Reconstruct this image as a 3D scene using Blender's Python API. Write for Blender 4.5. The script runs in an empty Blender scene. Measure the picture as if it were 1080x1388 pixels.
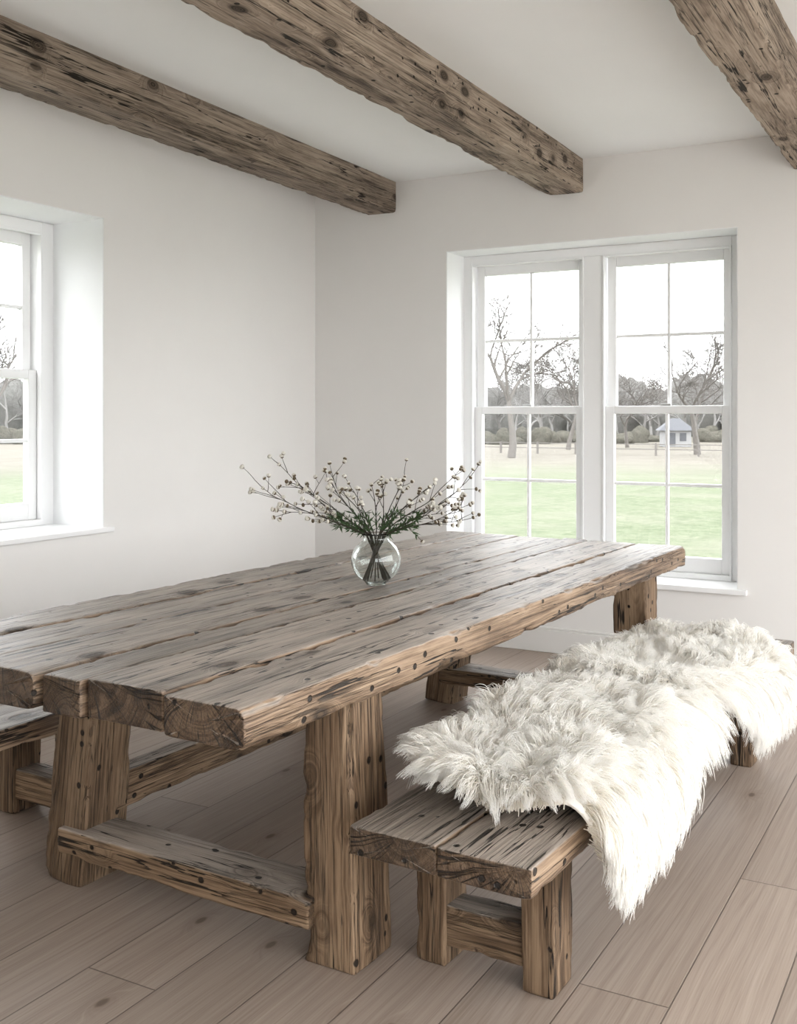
import bpy, math, random
import numpy as np
from mathutils import Vector, Matrix, noise
random.seed(7); np.random.seed(7)
S=bpy.context.scene
COL=S.collection

# ------------------------------------------------------------------ helpers
class NT:
    def __init__(s,name):
        s.m=bpy.data.materials.new(name); s.m.use_nodes=True
        s.t=s.m.node_tree; s.t.nodes.clear()
        s.out=s.t.nodes.new('ShaderNodeOutputMaterial')
    def n(s,typ,**kw):
        nd=s.t.nodes.new('ShaderNode'+typ)
        for k,v in kw.items(): setattr(nd,k,v)
        return nd
    def put(s,sock,v):
        if isinstance(v,bpy.types.NodeSocket): s.t.links.new(v,sock)
        elif v is not None:
            if isinstance(v,(tuple,list)) and len(v)==3 and sock.type=='RGBA': v=(*v,1)
            sock.default_value=v
    def math(s,op,a,b=None,c=None,clamp=False):
        nd=s.n('Math',operation=op); nd.use_clamp=clamp
        s.put(nd.inputs[0],a)
        if b is not None: s.put(nd.inputs[1],b)
        if c is not None: s.put(nd.inputs[2],c)
        return nd.outputs[0]
    def vmath(s,op,a,b=None,out=0):
        nd=s.n('VectorMath',operation=op); s.put(nd.inputs[0],a)
        if b is not None: s.put(nd.inputs[1],b)
        return nd.outputs[out]
    def mix(s,f,a,b,typ='MIX'):
        nd=s.n('Mix',data_type='RGBA',blend_type=typ)
        s.put(nd.inputs[0],f); s.put(nd.inputs[6],a); s.put(nd.inputs[7],b)
        return nd.outputs[2]
    def noise(s,v,scale=1,detail=3,rough=.5,dist=0,col=False):
        nd=s.n('TexNoise'); s.put(nd.inputs['Vector'],v); nd.inputs['Scale'].default_value=scale
        nd.inputs['Detail'].default_value=detail; nd.inputs['Roughness'].default_value=rough
        nd.inputs['Distortion'].default_value=dist
        return nd.outputs['Color' if col else 'Fac']
    def sstep(s,v,a,b,x=0.,y=1.):
        nd=s.n('MapRange',interpolation_type='SMOOTHSTEP'); s.put(nd.inputs[0],v)
        for i,q in enumerate((a,b,x,y)): s.put(nd.inputs[1+i],q)
        return nd.outputs[0]
    def ramp(s,f,stops):
        nd=s.n('ValToRGB'); s.put(nd.inputs[0],f); e=nd.color_ramp.elements
        while len(e)<len(stops): e.new(.5)
        for i,(p,c) in enumerate(stops): e[i].position=p; e[i].color=(*c,1)
        return nd.outputs[0]
    def comb(s,x,y,z):
        nd=s.n('CombineXYZ')
        for i,q in enumerate((x,y,z)): s.put(nd.inputs[i],q)
        return nd.outputs[0]
    def sep(s,v):
        nd=s.n('SeparateXYZ'); s.put(nd.inputs[0],v); return nd.outputs
    def bump(s,h,strength=.3,dist=.01,normal=None):
        nd=s.n('Bump'); nd.inputs['Strength'].default_value=strength; nd.inputs['Distance'].default_value=dist
        s.put(nd.inputs['Height'],h)
        if normal is not None: s.put(nd.inputs['Normal'],normal)
        return nd.outputs[0]
    def bsdf(s,col,rough=.5,normal=None,spec=.5,**kw):
        nd=s.n('BsdfPrincipled'); s.put(nd.inputs['Base Color'],col); s.put(nd.inputs['Roughness'],rough)
        nd.inputs['Specular IOR Level'].default_value=spec
        if normal is not None: s.put(nd.inputs['Normal'],normal)
        for k,v in kw.items(): s.put(nd.inputs[k.replace('_',' ')],v)
        s.t.links.new(nd.outputs[0],s.out.inputs[0]); return nd

def obj_coord(N): return N.n('TexCoord').outputs['Object']

def wood_mat(name,dark,mid,light,grey=(.3,.26,.22),greyamt=.6,rough=.6,spec=.35,crack=1.,side=0.,endk=.5):
    N=NT(name); tc=N.n('TexCoord'); P=tc.outputs['Object']; rnd=N.n('ObjectInfo').outputs['Random']
    x,y,z=N.sep(P)
    off=N.math('MULTIPLY',rnd,37.)
    xo=N.math('ADD',x,off)
    Q=N.comb(xo,y,z)
    w=N.noise(N.vmath('MULTIPLY',Q,(.8,4,4)),1,2,.5,0,True)
    w=N.vmath('SUBTRACT',w,(.5,.5,.5)); wx,wy,wz=N.sep(w)
    vo=N.n('TexVoronoi'); N.put(vo.inputs['Vector'],N.vmath('ADD',N.vmath('MULTIPLY',Q,(4.5,8.,8.)),N.vmath('MULTIPLY',w,(.4,.4,.4)))); vo.inputs['Scale'].default_value=1
    k=vo.outputs['Distance']
    sel=N.math('GREATER_THAN',N.sep(vo.outputs['Color'])[0],.5)
    kn=N.math('MULTIPLY',N.sstep(k,.46,.1),sel)
    core=N.math('MULTIPLY',N.sstep(k,.22,.15),sel)
    cy=N.math('ADD',y,N.math('MULTIPLY_ADD',N.math('FRACT',N.math('MULTIPLY',rnd,7.3)),.24,-.12))
    cz=N.math('ADD',z,N.math('MULTIPLY_ADD',N.math('FRACT',N.math('MULTIPLY',rnd,13.7)),.1,.03))
    cy=N.math('MULTIPLY_ADD',wy,.07,cy); cz=N.math('MULTIPLY_ADD',wz,.07,cz)
    r=N.math('SQRT',N.math('ADD',N.math('MULTIPLY',cy,cy),N.math('MULTIPLY',cz,cz)))
    r=N.math('MULTIPLY_ADD',kn,.05,r)
    g1=N.noise(N.comb(N.math('MULTIPLY',xo,.35),N.math('MULTIPLY',r,90.),0.),1,5,.72)
    g2=N.noise(N.comb(N.math('MULTIPLY',xo,1.6),N.math('MULTIPLY',r,330.),off),1,3,.6)
    fib=N.noise(N.vmath('MULTIPLY',Q,(5,210,210)),1,2,.6)
    ton=N.noise(N.vmath('MULTIPLY',Q,(1.6,9,9)),1,5,.68)
    g=N.math('ADD',N.math('MULTIPLY',g1,.6),N.math('MULTIPLY',g2,.4))
    g=N.math('ADD',g,N.math('MULTIPLY_ADD',ton,.8,-.4))
    g=N.math('ADD',g,N.math('MULTIPLY_ADD',fib,.36,-.18))
    c=N.ramp(g,[(.30,dark),(.45,mid),(.62,light)])
    nz=N.sep(N.n('NewGeometry').outputs['Normal'])[2]
    up=N.math('MAXIMUM',N.math('MULTIPLY',N.sstep(nz,.4,.95),greyamt),side)
    gc=N.ramp(g,[(.28,tuple(q*.33 for q in grey)),(.44,grey),(.64,tuple(min(1,q*1.6) for q in grey))])
    c=N.mix(up,c,gc)
    tone=N.math('MULTIPLY_ADD',N.math('FRACT',N.math('MULTIPLY',rnd,5.1)),.34,.83)
    c=N.mix(1.,c,N.comb(tone,tone,tone),'MULTIPLY')
    cn=N.noise(N.comb(N.math('MULTIPLY',xo,.7),N.math('MULTIPLY',y,17.),N.math('MULTIPLY',z,17.)),1,4,.6)
    cm=N.noise(N.vmath('MULTIPLY',Q,(1.3,8,8)),1,2,.5)
    wdt=N.sstep(N.noise(N.vmath('MULTIPLY',Q,(5.,12,12)),1,2,.5),.45,.75,.007,.036)
    ab=N.math('ABSOLUTE',N.math('SUBTRACT',cn,.5))
    ck=N.math('MULTIPLY',N.sstep(N.math('DIVIDE',ab,wdt),1.,.55),N.sstep(cm,.46,.52))
    cn2=N.noise(N.comb(N.math('MULTIPLY_ADD',xo,1.3,5.),N.math('MULTIPLY',y,62.),N.math('MULTIPLY',z,62.)),1,3,.55)
    ck2=N.math('MULTIPLY',N.sstep(N.math('ABSOLUTE',N.math('SUBTRACT',cn2,.5)),.020,.005),N.sstep(cm,.56,.42))
    ck2=N.math('MULTIPLY',ck2,.7)
    v2=N.n('TexVoronoi'); N.put(v2.inputs['Vector'],N.vmath('MULTIPLY',Q,(22,26,26))); v2.inputs['Scale'].default_value=1
    wh=N.math('MULTIPLY',N.sstep(v2.outputs['Distance'],.24,.17),N.math('GREATER_THAN',N.sep(v2.outputs['Color'])[1],.84))
    nx=N.math('ABSOLUTE',N.sep(tc.outputs['Normal'])[0]); en=N.sstep(nx,.5,.9)
    ang=N.math('ARCTAN2',cz,cy)
    rad=N.noise(N.comb(N.math('MULTIPLY',ang,9.),N.math('MULTIPLY',r,3.),off),1,2,.5)
    rck=N.math('MULTIPLY',N.sstep(N.math('ABSOLUTE',N.math('SUBTRACT',rad,.5)),.026,.008),en)
    allc=N.math('MULTIPLY',N.math('MAXIMUM',ck,ck2),N.math('SUBTRACT',1.,N.math('MULTIPLY',en,.8)))
    allc=N.math('MAXIMUM',N.math('MAXIMUM',N.math('MULTIPLY',allc,crack),wh),N.math('MULTIPLY',rck,.9),clamp=True)
    c=N.mix(N.math('MULTIPLY',kn,.5),c,tuple(q*.6 for q in mid))
    kring=N.noise(N.comb(N.math('MULTIPLY',k,40.),off,0.),1,2,.5)
    kc=N.mix(N.sstep(kring,.35,.65),tuple(q*.25 for q in dark),tuple(q*.6 for q in mid))
    c=N.mix(N.math('MULTIPLY',core,.9),c,kc)
    c=N.mix(en,c,N.mix(1.,c,(endk,endk*.94,endk*.88),'MULTIPLY'))
    c=N.mix(N.math('MULTIPLY',allc,.94),c,tuple(q*.15 for q in dark))
    h=N.math('MULTIPLY_ADD',g1,.5,N.math('MULTIPLY',fib,.22))
    h=N.math('MULTIPLY_ADD',allc,-1.5,h); h=N.math('MULTIPLY_ADD',core,-.3,h)
    nrm=N.bump(h,.9,.007)
    N.bsdf(c,N.math('MULTIPLY_ADD',g1,.3,rough-.15),nrm,spec)
    return N.m

def flat_mat(name,col,rough=.5,bscale=0,bstr=.1,var=0.,spec=.4,**kw):
    N=NT(name); P=obj_coord(N); c=col; nrm=None
    if var:
        n=N.noise(P,1.3,4,.6)
        c=N.mix(N.sstep(n,.3,.7),tuple(q*(1-var) for q in col),tuple(min(1,q*(1+var)) for q in col))
    if bscale:
        nrm=N.bump(N.noise(P,bscale,4,.6),bstr,.01)
    N.bsdf(c,rough,nrm,spec,**kw); return N.m

def link(o,parent=None):
    COL.objects.link(o)
    if parent: o.parent=parent
    return o
def empty(name,loc=(0,0,0),rotz=0):
    e=bpy.data.objects.new(name,None); e.empty_display_size=.1; e.location=loc; e.rotation_euler=(0,0,rotz); return link(e)
def mesh_obj(name,V,F,mat=None,parent=None,smooth=False):
    me=bpy.data.meshes.new(name); me.from_pydata([tuple(v) for v in V],[],F); me.validate(); me.update()
    if smooth: me.shade_smooth()
    if mat: me.materials.append(mat)
    return link(bpy.data.objects.new(name,me),parent)
BOXF=[(0,3,2,1),(4,5,6,7),(0,1,5,4),(1,2,6,5),(2,3,7,6),(3,0,4,7)]
def boxes(name,lst,mat,parent=None,bevel=0.):
    V=[];F=[]
    for (x0,x1,y0,y1,z0,z1) in lst:
        b=len(V)
        V+=[(x0,y0,z0),(x1,y0,z0),(x1,y1,z0),(x0,y1,z0),(x0,y0,z1),(x1,y0,z1),(x1,y1,z1),(x0,y1,z1)]
        F+=[tuple(b+i for i in f) for f in BOXF]
    o=mesh_obj(name,V,F,mat,parent)
    if bevel:
        m=o.modifiers.new('bev','BEVEL'); m.width=bevel; m.segments=2
        o.data.shade_smooth(); 
        w=o.modifiers.new('wn','WEIGHTED_NORMAL')
    return o

def timber(name,p0,p1,W,H,mat,parent=None,yref=(0,1,0),seed=0,r=.006,chip=.01,wob=.0025,seg=.03,taper=0.,endr=.004):
    """hewn timber from p0 to p1; W along yref, H along the third axis"""
    p0=Vector(p0);p1=Vector(p1);L=(p1-p0).length;X=(p1-p0).normalized();Z=X.cross(Vector(yref)).normalized();Y=Z.cross(X)
    M=Matrix((X,Y,Z)).transposed().to_4x4(); M.translation=(p0+p1)/2
    prof=[];ks=8
    cs=[(W/2-r,H/2-r,0),(-W/2+r,H/2-r,90),(-W/2+r,-H/2+r,180),(W/2-r,-H/2+r,270)]
    for i,(cx,cy,a) in enumerate(cs):
        for k in range(3):
            an=math.radians(a+45*k); prof.append((cx+r*math.cos(an),cy+r*math.sin(an),1.))
        nx=cs[(i+1)%4]; an=math.radians(a+90)
        ax,ay=cx+r*math.cos(an),cy+r*math.sin(an); bx,by=nx[0]+r*math.cos(an),nx[1]+r*math.sin(an)
        SL=math.hypot(bx-ax,by-ay)
        ts=[.006/SL,.018/SL]+[ (k/ks) for k in range(1,ks) if .03<k/ks*SL<SL-.03]+[1-.018/SL,1-.006/SL]
        for t in ts:
            dd=min(t,1-t)*SL
            prof.append((ax+(bx-ax)*t,ay+(by-ay)*t,.55 if dd<.01 else (.12 if dd<.02 else 0)))
    n=len(prof); ns=max(6,int(L/seg)); V=[];F=[]
    sv=Vector((seed*3.7,seed*1.9,seed*5.3))
    xs=[-L/2,-L/2+.0025,-L/2+.009]+[-L/2+.009+(L-.018)*i/ns for i in range(1,ns)]+[L/2-.009,L/2-.0025,L/2]
    m=len(xs)
    for i,x in enumerate(xs):
        e=min(i,m-1-i)
        ins=[endr,endr*.3,0][e] if e<3 else 0
        tp=1+taper*(x/L)
        sway=noise.noise(Vector((x*.9,seed*2.,9)))*wob*1.2
        for (py,pz,cn) in prof:
            py*=tp;pz*=tp
            v=Vector((x,py,pz)); 
            d=noise.noise(Vector((x*1.6,py*5,pz*5))+sv)*wob+noise.noise(Vector((x*9,py*18,pz*18))+sv)*wob*.35
            c=0
            if cn:
                a1=noise.noise(Vector((x*4.,py*2,pz*2))+sv*1.3); a2=noise.noise(Vector((x*14.,py*9,pz*9))+sv); a3=noise.noise(Vector((x*40.,py*9,pz*9))+sv)
                c=(max(0,a1-.1)*.8+max(0,a2-.12)*1.1+max(0,a3-.1)*.35)*chip*cn
            sy=1 if py>0 else -1; sz=1 if pz>0 else -1
            if cn==1.: dd=Vector((0,sy*.7,sz*.7))
            elif W/2-abs(py)/tp<H/2-abs(pz)/tp: dd=Vector((0,sy,0))
            else: dd=Vector((0,0,sz))
            q=v+dd*(d-c-ins)
            q.y+=sway
            V.append(q)
    for i in range(m-1):
        for j in range(n):
            a=i*n+j;b=i*n+(j+1)%n; F.append((a,b,b+n,a+n))
    for end,base in ((-1,0),(1,(m-1)*n)):
        prev=[base+j for j in range(n)]
        cen=sum((V[k] for k in prev),Vector())/n
        for sc in (.92,.6,.3):
            b=len(V)
            for j in range(n):
                q=cen+(V[base+j]-cen)*sc; q.x+=noise.noise(q*30+sv)*.003
                V.append(q)
            cur=[b+j for j in range(n)]
            for j in range(n):
                f=(prev[j],prev[(j+1)%n],cur[(j+1)%n],cur[j]); F.append(f if end==1 else f[::-1])
            prev=cur
        V.append(cen);c=len(V)-1
        for j in range(n):
            f=(prev[j],prev[(j+1)%n],c); F.append(f if end==1 else f[::-1])
    o=mesh_obj(name,V,F,mat,parent,True); o.matrix_local=M
    return o

# ------------------------------------------------------------------ materials
M_beam=wood_mat('beam_oak',(.055,.038,.027),(.21,.156,.115),(.37,.295,.23),(.25,.207,.17),.2,.75,.2,1.,.35)
M_table=wood_mat('reclaimed_table_wood',(.04,.025,.016),(.165,.106,.066),(.34,.24,.16),(.275,.236,.203),.95,.44,.5)
M_leg=wood_mat('reclaimed_leg_wood',(.04,.024,.014),(.138,.086,.050),(.275,.186,.115),(.30,.262,.228),.85,.6,.3)
M_wall=flat_mat('plaster_wall',(.81,.793,.772),.9,6,.12,.012,.15)
M_reveal=flat_mat('reveal_plaster',(.86,.865,.87),.9,6,.05,0,.15)
M_ceil=flat_mat('ceiling_paint',(.86,.865,.855),.95,5,.04,.01,.1)
M_white=flat_mat('white_painted_joinery',(.86,.86,.86),.35,0,0,0,.5)
M_base=flat_mat('baseboard_paint',(.79,.775,.75),.5)

def floor_mat():
    N=NT('pale_oak_floorboards'); P=obj_coord(N); x,y,z=N.sep(P)
    Wd=.215
    bx=N.math('DIVIDE',x,Wd); bi=N.math('FLOOR',bx); fx=N.math('FRACT',bx)
    wn=N.n('TexWhiteNoise',noise_dimensions='1D'); N.put(wn.inputs['W'],bi); r=wn.outputs['Value']
    yy=N.math('DIVIDE',N.math('MULTIPLY_ADD',r,3.,y),3.3); yi=N.math('FLOOR',yy); fy=N.math('FRACT',yy)
    wn2=N.n('TexWhiteNoise',noise_dimensions='2D'); N.put(wn2.inputs['Vector'],N.comb(bi,yi,0.)); r2=wn2.outputs['Value']
    off=N.math('MULTIPLY',r2,40.)
    Q=N.comb(N.math('ADD',x,off),y,off)
    w=N.noise(N.vmath('MULTIPLY',Q,(3,.6,1)),1,2,.5)
    vo=N.n('TexVoronoi',voronoi_dimensions='2D'); N.put(vo.inputs['Vector'],N.vmath('MULTIPLY',Q,(6.5,3.2,1.))); vo.inputs['Scale'].default_value=1
    sel=N.math('GREATER_THAN',N.sep(vo.outputs['Color'])[0],.78); kd=vo.outputs['Distance']
    kn=N.math('MULTIPLY',N.sstep(kd,.30,0.),sel); core=N.math('MULTIPLY',N.sstep(kd,.09,.04),sel)
    gx=N.math('ADD',N.math('MULTIPLY_ADD',w,.16,N.math('ADD',x,off)),N.math('MULTIPLY',kn,.05))
    g1=N.noise(N.comb(N.math('MULTIPLY',gx,70.),N.math('MULTIPLY',y,.35),off),1,5,.72)
    g2=N.noise(N.comb(N.math('MULTIPLY',x,280.),N.math('MULTIPLY',y,4.),off),1,2,.6)
    g=N.math('ADD',N.math('MULTIPLY',g1,.6),N.math('MULTIPLY',g2,.4))
    c=N.ramp(g,[(.34,(.288,.225,.182)),(.5,(.375,.304,.254)),(.66,(.435,.362,.308))])
    c=N.mix(1.,c,N.ramp(r2,[(0.,(.90,.895,.89)),(1.,(1.07,1.06,1.05))]),'MULTIPLY')
    c=N.mix(N.math('MULTIPLY',kn,.35),c,(.22,.15,.11))
    c=N.mix(N.math('MULTIPLY',core,.7),c,(.10,.065,.045))
    ex=N.math('MINIMUM',fx,N.math('SUBTRACT',1.,fx)); ey=N.math('MINIMUM',fy,N.math('SUBTRACT',1.,fy))
    gap=N.math('MAXIMUM',N.sstep(ex,.012,.005),N.sstep(ey,.0008,.0004))
    c=N.mix(N.math('MULTIPLY',gap,.75),c,(.10,.075,.06))
    h=N.math('MULTIPLY_ADD',gap,-1.,N.math('MULTIPLY',g1,.12))
    N.bsdf(c,N.math('MULTIPLY_ADD',g1,.2,.36),N.bump(h,.5,.003),.4)
    return N.m
M_floor=floor_mat()

# ------------------------------------------------------------------ room
H=2.806; XL=-3.83; YB=5.75; XR=2.3; YR=-1.6; TL=.40; TB=.30
boxes('floor',[(XL-TL,XR+.3,YR-.3,YB+TB,-.12,0)],M_floor)
boxes('ceiling',[(XL-TL,XR+.3,YR-.3,YB+TB,H,H+.15)],M_ceil)
def wall_open(name,axis,pos,thick,a0,a1,opens,mat):
    L=[];cur=a0
    for (a,b,z0,z1) in opens:
        L.append((cur,a,0,H)); L.append((a,b,0,z0)); L.append((a,b,z1,H)); cur=b
    L.append((cur,a1,0,H)); bl=[]
    for (a,b,z0,z1) in L:
        if z1-z0<1e-4 or b-a<1e-4: continue
        p=sorted((pos,pos+thick))
        bl.append((p[0],p[1],a,b,z0,z1) if axis=='x' else (a,b,p[0],p[1],z0,z1))
    return boxes(name,bl,mat)
WX0,WX1,WZ0,WZ1=-2.882,-1.170,.44,2.35
LY0,LY1,LZ0,LZ1=2.62,3.873,.80,2.333
wall_open('wall_back','y',YB,TB,XL,XR,[(WX0,WX1,WZ0-.0,WZ1)],M_wall)
wall_open('wall_left','x',XL,-TL,YR,YB+TB,[(LY0,LY1,LZ0,LZ1)],M_wall)
wall_open('wall_right','x',XR,.3,YR,YB+TB,[(-1.4,5.4,.02,2.72)],M_wall)  # unseen opening, enlarged to bring in more daylight
wall_open('wall_rear','y',YR,-.3,XL-TL,XR+.3,[(.5,2.1,.02,2.72)],M_wall)  # rear opening added to let extra daylight into the room
e=.004
boxes('trim_back_reveal',[(WX0,WX0+e,YB+.002,YB+TB-.02,WZ0,WZ1),(WX1-e,WX1,YB+.002,YB+TB-.02,WZ0,WZ1),(WX0,WX1,YB+.002,YB+TB-.02,WZ1-e,WZ1)],M_reveal)
boxes('trim_left_reveal',[(XL-TL+.02,XL-.002,LY0,LY0+e,LZ0,LZ1),(XL-TL+.02,XL-.002,LY1-e,LY1,LZ0,LZ1),(XL-TL+.02,XL-.002,LY0,LY1,LZ1-e,LZ1)],M_reveal)
boxes('trim_back_sill',[(WX0-.05,WX1+.05,YB-.035,YB,WZ0-.025,WZ0+.005),(WX0,WX1,YB-.01,YB+TB-.02,WZ0-.02,WZ0+.005)],M_white,None,.004)
boxes('trim_left_sill',[(XL,XL+.035,LY0-.05,LY1+.04,LZ0-.018,LZ0+.006),(XL-TL+.02,XL+.01,LY0,LY1,LZ0-.015,LZ0+.006)],M_white,None,.004)
def baseb(name,lst): boxes(name,lst,M_base,None,.004)
baseb('baseboard_back',[(XL,XR,YB-.018,YB,0,.13),(XL,XR,YB-.012,YB,.13,.145)])
baseb('baseboard_left',[(XL,XL+.018,YR,YB-.02,0,.13),(XL,XL+.012,YR,YB-.02,.13,.145)])

NG=NT('window_glass'); tr=NG.n('BsdfTransparent'); gl=NG.n('BsdfGlossy'); gl.inputs['Roughness'].default_value=.02
ms=NG.n('MixShader'); ms.inputs[0].default_value=.04
NG.t.links.new(tr.outputs[0],ms.inputs[1]); NG.t.links.new(gl.outputs[0],ms.inputs[2]); NG.t.links.new(ms.outputs[0],NG.out.inputs[0])
M_pane=NG.m
M_metal=flat_mat('satin_metal',(.55,.55,.55),.3,0,0,0,.5,Metallic=1.)

def sash_window(name,units,z0,z1,pos,axis,sgn,mull=None):
    E=empty(name)
    a0=units[0][0]-.055; a1=units[-1][1]+.08
    fr=[];sh=[];gl=[];hw=[]
    def B(l,a,b,d0,d1,zz0,zz1):
        p=sorted((pos+sgn*d0,pos+sgn*d1))
        l.append((a,b,p[0],p[1],zz0,zz1) if axis=='y' else (p[0],p[1],a,b,zz0,zz1))
    F0=z1-.055
    B(fr,a0,units[0][0],-.02,.1,z0,z1); B(fr,units[-1][1],a1,-.02,.1,z0,z1)
    B(fr,units[0][0],units[-1][1],-.02,.1,F0,z1); B(fr,units[0][0],units[-1][1],-.03,.12,z0,z0+.03)
    for i in range(len(units)-1): B(fr,units[i][1],units[i+1][0],-.02,.1,z0+.03,F0)
    for (a,b) in units:
        B(fr,a,a+.012,-.03,-.0,z0+.03,F0); B(fr,b-.012,b,-.03,-.0,z0+.03,F0); B(fr,a+.012,b-.012,-.03,0,F0-.012,F0)
    zm=z0+(z1-z0)*.4976
    for (a,b) in units:
        for (s0,s1,dd,tb) in ((zm-.022,F0,.05,(.045,.062)),(z0+.03,zm+.022,.005,(.085,.045))):
            c,d=a+.008,b-.008; st=.052
            B(sh,c,c+st,dd,dd+.042,s0,s1); B(sh,d-st,d,dd,dd+.042,s0,s1)
            B(sh,c+st,d-st,dd,dd+.042,s0,s0+tb[0]); B(sh,c+st,d-st,dd,dd+.042,s1-tb[1],s1)
            m=(c+d)/2; g0,g1=s0+tb[0],s1-tb[1]; zz=(g0+g1)/2
            B(sh,m-.009,m+.009,dd+.006,dd+.034,g0,g1)
            B(sh,c+st,m-.009,dd+.006,dd+.034,zz-.009,zz+.009); B(sh,m+.009,d-st,dd+.006,dd+.034,zz-.009,zz+.009)
            B(gl,c+st,d-st,dd+.018,dd+.022,g0,g1)
        m=(a+b)/2
        B(hw,m-.03,m+.03,-.012,.004,zm+.022,zm+.034)
    boxes('frame',fr,M_white,E,.003); boxes('sashes',sh,M_white,E,.004); boxes('panes',gl,M_pane,E); boxes('sash_latches',hw,M_metal,E,.002)
    return E
sash_window('window_1',[(-2.827,-2.096),(-1.984,-1.250)],WZ0+.005,WZ1-.004,6.03-.02,'y',1)
sash_window('window_2',[(LY0+.055,LY1-.08)],LZ0+.006,LZ1-.004,XL-.365,'x',-1)
boxes('window_3',[(XR+.05,XR+.12,-1.4,-1.34,.02,2.72),(XR+.05,XR+.12,5.34,5.4,.02,2.72),(XR+.05,XR+.12,1.97,2.03,.02,2.72),(XR+.05,XR+.12,-1.34,5.34,.02,.07),(XR+.05,XR+.12,-1.34,5.34,2.67,2.72)],M_white)
boxes('fill_light_opening',[(.5,.56,YR-.12,YR-.05,.02,2.72),(2.04,2.1,YR-.12,YR-.05,.02,2.72),(.56,2.04,YR-.12,YR-.05,.02,.07),(.56,2.04,YR-.12,YR-.05,2.67,2.72)],M_white)  # frame of the added rear light opening, out of view

zb=2.617; zc=(zb+H)/2+.012; hb=H-zb+.024
for i,(xn,xf,w) in enumerate([(-3.235,-3.329,.20),(-2.055,-2.123,.215),(-.760,-.785,.215),(.62,.56,.21)]):
    sl=(xf-xn)/(YB-2.6); y0=YR+.02; xs=xf-sl*(YB-y0)
    timber('ceiling_beam',(xs,y0,zc),(xf,YB+.0,zc),w,hb,M_beam,None,(1,0,0),seed=11+i*7,r=.006,chip=.018,wob=.004,seg=.03)

# ------------------------------------------------------------------ table
T=empty('farmhouse_dining_table',(-1.325,1.735,0),math.radians(-1.7))
wd=[.232,.238,.135,.235,.205,.205]; xx=0.; st=[0,.010,-.004,-.018,-.028,.004]; L=3.19
TZ=.755; th=.09
for i,w in enumerate(wd):
    y0=st[i]; 
    timber('top_plank_%d'%(i+1),(xx-w/2,y0,TZ-th/2+.003*(i%2)),(xx-w/2,L+random.uniform(-.008,.008),TZ-th/2+.001*(i%3)),w-.009,th,M_table,T,(1,0,0),seed=30+i,r=.005,chip=.018 if i in(0,5) else .013,wob=.002,seg=.02)
    xx-=w
def leg(nm,xt,xb,y0,y1,seed,w=.15,d=.17):
    timber(nm,(xt,(y0+y1)/2,TZ-th+.005),(xb,(y0+y1)/2,0.0),w,d,M_leg,T,(1,0,0),seed=seed,r=.008,chip=.024,wob=.004,seg=.018,taper=.04)
leg('leg_1',-.118,-.106,.45,.62,51)
leg('leg_2',-.975,-1.045,.45,.62,52)
leg('leg_3',-.118,-.106,2.72,2.89,53)
leg('leg_4',-.975,-1.045,2.72,2.89,54)
for i,y in enumerate((.505,2.79)):
    timber('cross_stretcher_%d'%(i+1),(-1.04,y,.128),(-.15,y,.128),.155,.078,M_leg,T,(0,1,0),seed=60+i,r=.006,chip=.014,wob=.003)
    timber('top_bearer_%d'%(i+1),(-1.05,y+.03,.63),(-.06,y+.03,.63),.12,.08,M_leg,T,(0,1,0),seed=64+i)
timber('long_stretcher',(-.985,.57,.24),(-.985,2.8,.24),.07,.11,M_leg,T,(1,0,0),seed=66)

# ------------------------------------------------------------------ benches
def bench(loc,rot,seed,L=2.6,legy=(.36,2.27)):
    B=empty('wooden_bench',(loc[0],loc[1],0),math.radians(rot)); z=.43;t=.066
    timber('seat_plank_1',(-.113,0,z-t/2),(-.113,L,z-t/2),.2235,t,M_table,B,(1,0,0),seed=seed,r=.004,chip=.012,wob=.002,seg=.025)
    timber('seat_plank_2',(-.340,.004,z-t/2),(-.340,L-.01,z-t/2),.2235,t,M_table,B,(1,0,0),seed=seed+1,r=.004,chip=.012,wob=.002,seg=.025)
    k=2
    for y in legy:
        for x in (-.125,-.41):
            timber('leg_%d'%(k-1),(x,y,z-t+.004),(x,y,0),.085,.12,M_leg,B,(1,0,0),seed=seed+k,r=.006,chip=.012,wob=.003,seg=.02); k+=1
        timber('cross_stretcher',(-.4,y,.1),(-.13,y,.1),.1,.1,M_leg,B,(0,1,0),seed=seed+k,chip=.01); 
        timber('bearer',(-.43,y,z-t-.025),(-.1,y,z-t-.025),.09,.06,M_leg,B,(0,1,0),seed=seed+k+3,chip=.01); k+=1
    return B
bench((-.814,2.015),-2.28,80)
bench((-2.545,2.06),-1.7,110,2.6,(.5,2.2))

# ------------------------------------------------------------------ sheepskins
def bench_edge(Y): return -.814+(Y-2.015)*.0397
NF=NT('sheepskin_fur'); 
hi=NF.n('HairInfo'); inter=hi.outputs['Intercept']; rn=hi.outputs['Random']
c=NF.mix(inter,(.88,.82,.72),(.965,.958,.935)); c=NF.mix(NF.math('MULTIPLY',rn,.3),c,(.98,.975,.955))
b=NF.bsdf(c,.6,None,.2); tl=NF.n('BsdfTranslucent'); NF.put(tl.inputs[0],c); mx=NF.n('MixShader'); mx.inputs[0].default_value=.42
NF.t.links.new(b.outputs[0],mx.inputs[1]);NF.t.links.new(tl.outputs[0],mx.inputs[2]);NF.t.links.new(mx.outputs[0],NF.out.inputs[0])
M_fur=NF.m
M_hide=flat_mat('sheepskin_base',(.92,.89,.82),.9,60,.6,.05)
def interp(t,pts):
    for (a,va),(b,vb) in zip(pts,pts[1:]):
        if t<=b:
            u=max(0,min(1,(t-a)/(b-a))); u=u*u*(3-2*u); return va+(vb-va)*u
    return pts[-1][1]
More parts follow.
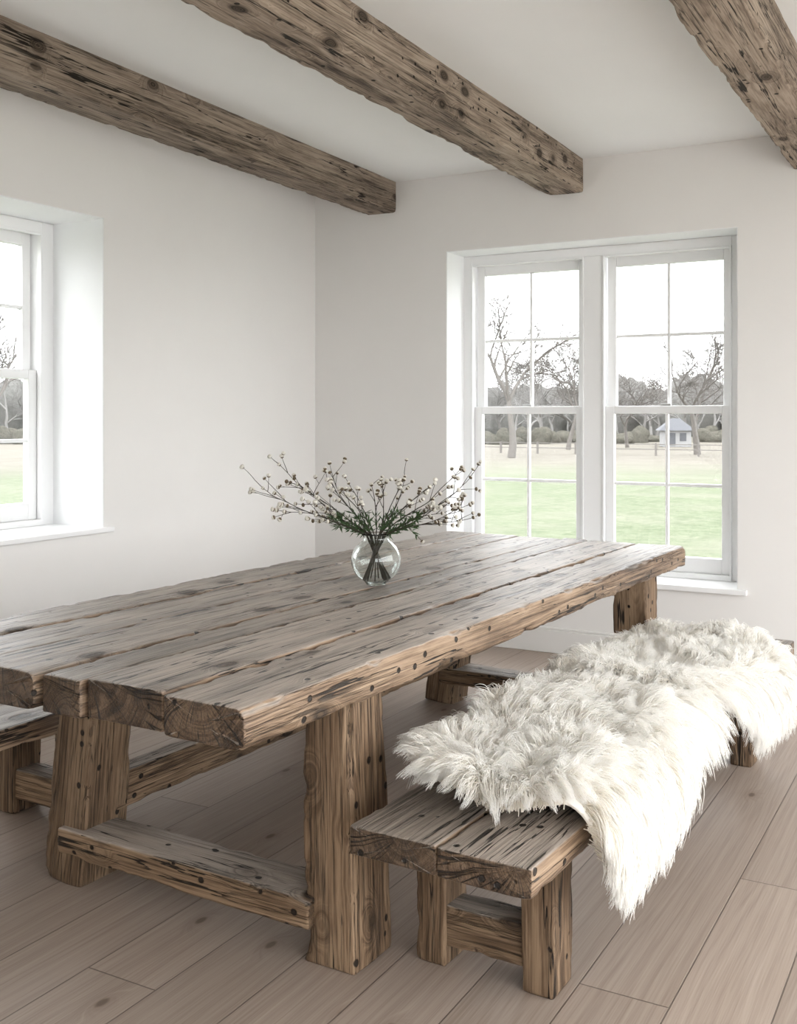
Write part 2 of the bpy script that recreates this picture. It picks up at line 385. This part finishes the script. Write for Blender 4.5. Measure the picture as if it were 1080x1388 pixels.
def sheepskin(seed,y0,y1,near_x,hang,zoff,nclump):
    sv=Vector((seed*7.1,seed*2.3,0))
    def surf(s,t):
        Y=y0+(y1-y0)*t
        Y+= .05*noise.noise(Vector((s*2.5,t*1.5,0))+sv)
        R=bench_edge(Y); R0=R+.022
        top=.455+.015
        hl=interp(Y,hang)
        edge=.03*noise.noise(Vector((0,t*6,3))+sv)
        tot=top+hl
        a=s*tot - near_x(Y)*(1-s)+edge*(1-s)
        z0=.452+zoff
        rr=.045
        hum=.036*noise.noise(Vector((a*4.,Y*4.,1))+sv)+.028*noise.noise(Vector((a*9.,Y*8.,4))+sv)+.020
        fl=top-rr
        if a<fl:
            x=R0-rr-(fl-a); z=z0+hum+ .01
            if a<0: z-=min(.12,-a*.9) ; x=R0-rr-fl-(-a)*.35
            n=Vector((0,0,1)) if a>=0 else Vector((-.7,0,.7))
        elif a<fl+rr*1.57:
            th=(a-fl)/rr; x=R0-rr+rr*math.sin(th)+abs(hum)*th*.4; z=z0+.01-rr*(1-math.cos(th))+hum*(1-th/1.57)
            n=Vector((math.sin(th),0,math.cos(th)))
        else:
            q=a-fl-rr*1.57; x=R0+abs(hum)*.6+.05*q+.02*math.sin(Y*14+seed)*min(1,q*6); z=z0+.01-rr-q
            n=Vector((1,0,.12)).normalized()
        return Vector((x,Y,z)),n
    def inside(s,t):
        u=abs(2*s-1);v=abs(2*t-1)
        lim=.97+.08*noise.noise(Vector((math.atan2(2*t-1,2*s-1)*1.6,seed,0)))
        return (u**5+v**5)**.2<lim
    n=46;V=[];F=[]
    for i in range(n+1):
        for j in range(n+1):
            a=2*i/n-1;b=2*j/n-1; m=(abs(a)**5+abs(b)**5)**.2; mm=max(abs(a),abs(b)); k=(mm/m if m>1e-6 else 1)*.95
            p,nn=surf((a*k+1)/2,(b*k+1)/2); V.append(p)
    for i in range(n):
        for j in range(n):
            a=i*(n+1)+j; F.append((a,a+n+1,a+n+2,a+1))
    base=mesh_obj('sheepskin_throw',V,F,M_hide,None,True)
    sm=base.modifiers.new('sol','SOLIDIFY'); sm.thickness=.012; sm.offset=-1
    pts=[]
    K=22; tt=np.linspace(0,1,8)
    nc=0
    while nc<nclump:
        s=random.random();t=random.random()
        if not inside(s,t): continue
        nc+=1
        p,nr=surf(s,t)
        ds,_=surf(min(1,s+.01),t)
        Ts=(ds-p); Ts=Ts.normalized() if Ts.length>1e-6 else Vector((1,0,0)); Tt=Vector((0,1,0))
        a=2*s-1;b2=2*t-1
        ed=max(abs(a),abs(b2))**3
        fa=noise.noise(Vector((p.x*3.5,p.y*3.5,p.z*3.5))+sv)*4.+noise.noise(Vector((p.x*11,p.y*11,p.z*11))+sv)*1.8+seed
        com=(Ts*math.cos(fa)+Tt*math.sin(fa))*.75*(1-ed*.6)+(Ts*a*1.1+Tt*b2*1.1)*ed+Ts*.2
        d=(nr*(.95-.45*ed)+com*.8+Vector((random.gauss(0,.18),random.gauss(0,.18),random.gauss(0,.12))))
        hangm=1-nr.z
        d+=Vector((.08,0,-.7))*hangm
        d.normalize()
        ln=random.uniform(.065,.115)*(1+.08*ed)*(1-.06*hangm)
        tip=p+d*ln+Vector((0,0,-.026*(1+ed*.5)))
        mid=p+(nr*.85+d*.45).normalized()*ln*.68
        if mid.z<p.z-.02 and nr.z>.8: mid.z=p.z
        P=np.array(p);Mi=np.array(mid);Ti=np.array(tip)
        wv=np.random.normal(0,1,3); wv/=np.linalg.norm(wv); ph=random.uniform(0,6.28); am=random.uniform(.002,.006)
        r0=np.random.normal(0,.0085,(K,3)); r1=np.random.normal(0,.005,(K,3)); r2=np.random.normal(0,.0026,(K,3))
        lf=np.random.uniform(.75,1.06,(K,1))
        A=P+r0; B_=A+(Mi-P)*lf+r1; C_=A*.15+P*.85+(Ti-P)*lf+r2
        wave=(am*tt*np.sin(tt*11+ph))[:,None]*wv
        for k in range(K):
            q=((1-tt)**2)[:,None]*A[k]+(2*tt*(1-tt))[:,None]*B_[k]+(tt**2)[:,None]*C_[k]
            pts.append(q+wave+ (np.random.normal(0,.0006,(8,3))*tt[:,None]))
    pts=np.array(pts,dtype=np.float32); NC=pts.shape[0]
    hc=bpy.data.hair_curves.new('fur'); hc.add_curves([8]*NC)
    hc.attributes['position'].data.foreach_set('vector',pts.reshape(-1))
    ra=hc.attributes.get('radius') or hc.attributes.new('radius','FLOAT','POINT')
    rr=np.tile(np.array([.0012,.0012,.0012,.0011,.001,.0008,.0005,.0002],dtype=np.float32),NC)
    ra.data.foreach_set('value',rr)
    hc.materials.append(M_fur)
    link(bpy.data.objects.new('fur',hc),base)
    return base
sheepskin(1,2.22,3.36,lambda Y:interp(Y,[(2.1,-.02),(2.35,.02),(3.4,.02)]),[(2.17,.11),(2.35,.14),(2.62,.11),(2.95,.0),(3.5,.0)],.012,5200)
sheepskin(2,3.20,4.16,lambda Y:.03,[(3.2,.0),(3.5,.01),(3.70,.12),(3.92,.14),(4.15,.06),(4.6,.0)],.004,4600)

# ------------------------------------------------------------------ vase + branches
VX,VY=-1.904,3.245
def lathe(name,prof,mat,loc,seg=64,parent=None):
    V=[];F=[];m=len(prof)
    for i in range(seg):
        a=2*math.pi*i/seg
        for (r,z) in prof: V.append((r*math.cos(a),r*math.sin(a),z))
    for i in range(seg):
        for j in range(m-1):
            a=i*m+j;b=((i+1)%seg)*m+j; F.append((a,b,b+1,a+1))
    o=mesh_obj(name,V,F,mat,parent,True); o.location=loc
    bm_=o.modifiers.new('w','WELD'); bm_.merge_threshold=.00005
    return o
outer=[(0.00001,0),(.035,0)]
for k in range(0,25):
    a=math.radians(-62+k*(62+57)/24); outer.append((.088*math.cos(a),.083+.088*math.sin(a)*.95))
outer=outer+[(.046,.160),(.045,.166),(.050,.174),(.053,.178)]
inner=[(max(.00001,r-.003),z) for (r,z) in outer[3:]][::-1]
inner=[(.0515,.1795)]+inner+[(.03,.008),(.00001,.007)]
NV=NT('clear_glass'); g=NV.n('BsdfGlass'); g.inputs['IOR'].default_value=1.45; g.inputs['Roughness'].default_value=0; g.inputs['Color'].default_value=(.97,.985,.98,1)
NV.t.links.new(g.outputs[0],NV.out.inputs[0])
vase=lathe('glass_vase',outer+inner,NV.m,(VX,VY,TZ+.004))
FB=empty('dried_flower_branches',(VX,VY,TZ+.004))
cu=bpy.data.curves.new('stems','CURVE'); cu.dimensions='3D'; cu.bevel_depth=1.; cu.bevel_resolution=1
M_stem=flat_mat('dark_stem',(.04,.032,.022),.7,0,0,.3); M_leafm=flat_mat('narrow_leaf',(.035,.075,.02),.6,0,0,.3); M_bud=flat_mat('cream_buds',(.68,.65,.58),.8,120,.6,.1); M_calyx=flat_mat('bud_calyx',(.12,.09,.055),.8)
buds=[];leaves=[]
def spline(pts,r0,r1):
    sp=cu.splines.new('POLY'); sp.points.add(len(pts)-1)
    for i,p in enumerate(pts):
        sp.points[i].co=(*p,1); sp.points[i].radius=r0+(r1-r0)*i/(len(pts)-1)
def twig(p,d,ln,r,depth):
    pts=[p.copy()];n=max(4,int(ln/.02))
    for i in range(n):
        d=(d+Vector((random.gauss(0,.08),random.gauss(0,.08),random.gauss(0,.06)))).normalized()
        p=p+d*ln/n; pts.append(p.copy())
        f=(i+1)/n
        if depth<2 and f>.3 and random.random()<(.46 if depth==0 else .28):
            sd=(d+Vector((random.gauss(0,.5),random.gauss(0,.5),random.gauss(.1,.35)))).normalized()
            twig(p.copy(),sd,ln*random.uniform(.18,.36)*(1.1-f*.4),r*.65,depth+1)
        if f<.7 and depth<2 and p.z<.25 and p.xy.length<.15:
            for _ in range(4):
                leaves.append((p.copy(),(d*.9+Vector((random.gauss(0,.5),random.gauss(0,.5),random.gauss(0.1,.5)))).normalized()))
    spline(pts,r,r*.5)
    buds.append((pts[-1],d))
th0=math.radians(29.19)
Rv=Vector((math.cos(th0),math.sin(th0),0));Fv=Vector((-math.sin(th0),math.cos(th0),0))
tg=[(-.44,.33,.0),(-.39,.37,.1),(-.31,.32,-.12),(-.27,.40,-.05),(-.2,.36,.18),(-.14,.40,.06),(-.34,.25,.1),(-.1,.36,-.15),(0,.35,.12),(.03,.39,-.05),(.1,.39,.02),(.17,.38,.13),(.22,.36,-.1),(.27,.44,.05),(.37,.41,-.02),(.36,.34,.12),(.31,.27,-.14),(.14,.33,.15),(-.04,.32,-.12),(.27,.24,.05),(-.18,.27,.02),(.37,.30,.0),(-.08,.38,.05)]
for (a,hh,b) in tg:
    a*=.97 if a<0 else .88; hh*=.96
    dirn=(Rv*a+Fv*b); h=dirn.normalized() if dirn.length>0 else Rv
    st_=h*(-.045)+Vector((random.uniform(-.01,.01),random.uniform(-.01,.01),.015)); nk=h*random.uniform(.01,.035)+Vector((0,0,.172))
    spline([st_,st_.lerp(nk,.5)+Vector((0,0,-.005)),nk],.0024,.0022)
    tgt=dirn+Vector((0,0,hh)); d=(tgt-nk); d0=(d.normalized()+Vector((0,0,.08))).normalized()
    twig(nk,d0,d.length*1.,.0022,0)
cu.materials.append(M_stem); link(bpy.data.objects.new('stems',cu),FB)
import bmesh
def blob_mesh(name,items,mat,parent,rr):
    bm=bmesh.new()
    for (p,d) in items:
        r=rr*random.uniform(.75,1.2)
        q=d.to_track_quat('Z','Y').to_matrix().to_4x4()
        bmesh.ops.create_icosphere(bm,subdivisions=2,radius=r,matrix=Matrix.Translation(p+d*r*.6)@q@Matrix.Diagonal((1,1,.7,1)))
    me=bpy.data.meshes.new(name); bm.to_mesh(me); bm.free(); me.shade_smooth(); me.materials.append(mat)
    return link(bpy.data.objects.new(name,me),parent)
blob_mesh('buds',buds,M_bud,FB,.0080)
blob_mesh('bud_calyxes',[(p-d*.003,d) for p,d in buds],M_calyx,FB,.0066)
V=[];F=[]
for (p,d) in leaves:
    s=d.cross(Vector((random.gauss(0,1),random.gauss(0,1),random.gauss(0,1)))).normalized()*random.uniform(.002,.004); l=random.uniform(.018,.042); b=len(V)
    up=d.cross(s).normalized()*.003
    V+=[p,p+d*l*.5+s+up,p+d*l+up*.3,p+d*l*.5-s+up]; F.append((b,b+1,b+2,b+3))
mesh_obj('leaves',V,F,M_leafm,FB)

# ------------------------------------------------------------------ exterior
GZ=-.5
NGd=NT('meadow_ground'); P=obj_coord(NGd); x,y,z=NGd.sep(P)
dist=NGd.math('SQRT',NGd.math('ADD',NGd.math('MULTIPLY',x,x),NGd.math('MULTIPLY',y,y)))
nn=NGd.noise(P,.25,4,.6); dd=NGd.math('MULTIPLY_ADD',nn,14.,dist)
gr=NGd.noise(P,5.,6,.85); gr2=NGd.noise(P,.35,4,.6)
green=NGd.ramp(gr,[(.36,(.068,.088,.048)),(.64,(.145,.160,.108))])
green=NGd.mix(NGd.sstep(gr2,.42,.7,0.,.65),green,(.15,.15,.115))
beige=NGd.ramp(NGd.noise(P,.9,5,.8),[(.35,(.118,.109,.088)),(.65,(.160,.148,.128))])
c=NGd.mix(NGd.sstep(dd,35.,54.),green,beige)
NGd.bsdf(c,.95,None,.1)
mesh_obj('meadow_lawn',[(-220,-220,GZ),(220,-220,GZ),(220,220,GZ),(-220,220,GZ)],[(0,1,2,3)],NGd.m)
M_bounce=flat_mat('pale_bounce_paving',(.62,.60,.57),.85,3,.1,.08)
boxes('bounce_terrace',[(XR+.35,XR+8,-9,5.6,GZ+.01,-.08),(XL-TL,XR+.35,-9,YR-.35,GZ+.01,-.08)],M_bounce)  # unseen pale terrace added to bounce neutral light onto the ceiling
M_bark=flat_mat('bare_bark',(.12,.11,.10),.9); M_far=flat_mat('haze_tinted_branches',(.20,.193,.185),.95)  # far branch colour is paled to paint in distance haze
def tree_data(name,hgt,seed,mat,depth=6,thick=1.):
    rs=random.Random(seed); c=bpy.data.curves.new(name,'CURVE'); c.dimensions='3D'; c.bevel_depth=1.;c.bevel_resolution=0
    def br(p,d,ln,r,k):
        n=4;pts=[p.copy()]
        for i in range(n):
            d=(d+Vector((rs.gauss(0,.13),rs.gauss(0,.13),rs.gauss(.02,.08)))).normalized(); p=p+d*ln/n; pts.append(p.copy())
            if k>0 and i>=1 and rs.random()<.6:
                sd=(d+Vector((rs.gauss(0,.7),rs.gauss(0,.7),rs.gauss(.0,.35)))).normalized(); br(p.copy(),sd,ln*rs.uniform(.5,.8),r*.5,k-1)
        sp=c.splines.new('POLY'); sp.points.add(n)
        for i,q in enumerate(pts): sp.points[i].co=(*q,1); sp.points[i].radius=max(.007,r*(1-.45*i/n))
        if k>0:
            for _ in range(2):
                sd=(d+Vector((rs.gauss(0,.5),rs.gauss(0,.5),rs.gauss(.03,.25)))).normalized(); br(p.copy(),sd,ln*rs.uniform(.6,.85),r*.55,k-1)
    br(Vector((0,0,0)),Vector((0,0,1)),hgt*.22,hgt*.018*thick,depth)
    c.materials.append(mat); return c
def wpos(px,d):
    u=(px-540)/1441; return (d*(-math.sin(th0)+u*math.cos(th0)), d*(math.cos(th0)+u*math.sin(th0)))
for k,(px,d,h) in enumerate([(693,48,12.),(945,52,10.),(770,60,9.5),(-20,34,9.0),(620,58,9),(-130,42,10),(850,64,8.)]):
    X,Y=wpos(px,d); o=link(bpy.data.objects.new('bare_tree',tree_data('bare_tree',h,100+k,M_bark,6 if k<3 else 5))); o.location=(X,Y,GZ)
rs=random.Random(5)
WD=empty('distant_woodland',(0,0,GZ))
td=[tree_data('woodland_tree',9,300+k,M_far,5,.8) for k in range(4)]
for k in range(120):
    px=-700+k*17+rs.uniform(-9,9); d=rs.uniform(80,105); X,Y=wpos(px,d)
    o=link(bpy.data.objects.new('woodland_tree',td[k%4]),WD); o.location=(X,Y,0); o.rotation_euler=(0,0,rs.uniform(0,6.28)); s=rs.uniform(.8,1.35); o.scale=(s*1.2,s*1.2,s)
def clumps(name,items,mat,parent=None,zo=0):
    bm=bmesh.new()
    for (X,Y,Z,rx,rz) in items:
        M=Matrix.Translation((X,Y,Z-zo))@Matrix.Diagonal((rx,rx,rz,1))
        r=bmesh.ops.create_icosphere(bm,subdivisions=3,radius=1,matrix=M)
        for v in r['verts']:
            n=noise.noise(v.co*.9)*.35+noise.noise(v.co*2.3)*.25; c=Vector((X,Y,Z-zo)); v.co=c+(v.co-c)*(1+n)
    me=bpy.data.meshes.new(name); bm.to_mesh(me); bm.free(); me.shade_smooth(); me.materials.append(mat); return link(bpy.data.objects.new(name,me),parent)
NW=NT('hazy_woodland'); P=obj_coord(NW); n=NW.noise(P,1.6,8,.85); NW.bsdf(NW.ramp(n,[(.35,(.19,.19,.178)),(.65,(.30,.297,.28))]),1.,NW.bump(n,1.,.5),0.)  # distance haze is put into these pale colours
NH=NT('hedge_shrub'); P=obj_coord(NH); n=NH.noise(P,4.,8,.9); NH.bsdf(NH.ramp(n,[(.38,(.10,.105,.08)),(.62,(.24,.22,.19))]),1.,NH.bump(n,1.,.4),0.)
it=[]
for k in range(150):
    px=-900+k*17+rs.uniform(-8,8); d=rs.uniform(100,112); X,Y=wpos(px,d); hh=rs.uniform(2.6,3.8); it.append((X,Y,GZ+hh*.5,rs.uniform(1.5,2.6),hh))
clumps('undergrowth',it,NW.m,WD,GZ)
it=[]
for k in range(190):
    px=-900+k*13+rs.uniform(-8,8); d=rs.uniform(70,80)
    if 885<px<945: continue
    X,Y=wpos(px,d); hh=rs.uniform(.3,.85); it.append((X,Y,GZ+hh*.4,rs.uniform(.5,1.1),hh))
clumps('field_hedge',it,NH.m)
X,Y=wpos(915,66)
sh=empty('garden_pavilion',(X,Y,GZ+.01),.4)
M_roof=flat_mat('slate_roof',(.08,.083,.092),.7); M_far_white=flat_mat('pavilion_paint',(.26,.26,.26),.7)
boxes('walls',[(-.85,.85,-.8,.8,0,1.05)],M_far_white,sh)
boxes('openings',[(-.5,-.1,-.82,-.8,.1,.85),(.15,.55,-.82,-.8,.35,.85)],M_roof,sh)
mesh_obj('roof',[(-1.1,-1.05,1.0),(1.1,-1.05,1.0),(1.1,1.05,1.0),(-1.1,1.05,1.0),(-.25,0,1.75),(.25,0,1.75)],[(0,1,5,4),(1,2,5),(2,3,4,5),(3,0,4),(0,3,2,1)],M_roof,sh)
fl=[]
for k in range(26):
    fl.append((-34+k*2,-34+k*2+.08,50,50.1,GZ,GZ+.6))
fl+=[(-34,18,50.02,50.08,GZ+.28,GZ+.32),(-34,18,50.02,50.08,GZ+.52,GZ+.56)]
boxes('field_fence',fl,flat_mat('fence_wood',(.14,.13,.12),.9))

# ------------------------------------------------------------------ light / camera
w=bpy.data.worlds.new('World'); S.world=w; w.use_nodes=True
bg=w.node_tree.nodes['Background']; bg.inputs[0].default_value=(.965,.985,1,1); bg.inputs[1].default_value=6.6
cam=bpy.data.cameras.new('Camera'); co=link(bpy.data.objects.new('Camera',cam)); co.location=(0,0,1.35); co.rotation_euler=(math.radians(90),0,math.radians(29.19))
cam.sensor_fit='HORIZONTAL'; cam.sensor_width=36; cam.lens=36*1441/1080; cam.shift_y=-(694-565)/1080; cam.clip_end=600
S.camera=co
S.view_settings.view_transform='Standard'; S.view_settings.exposure=0
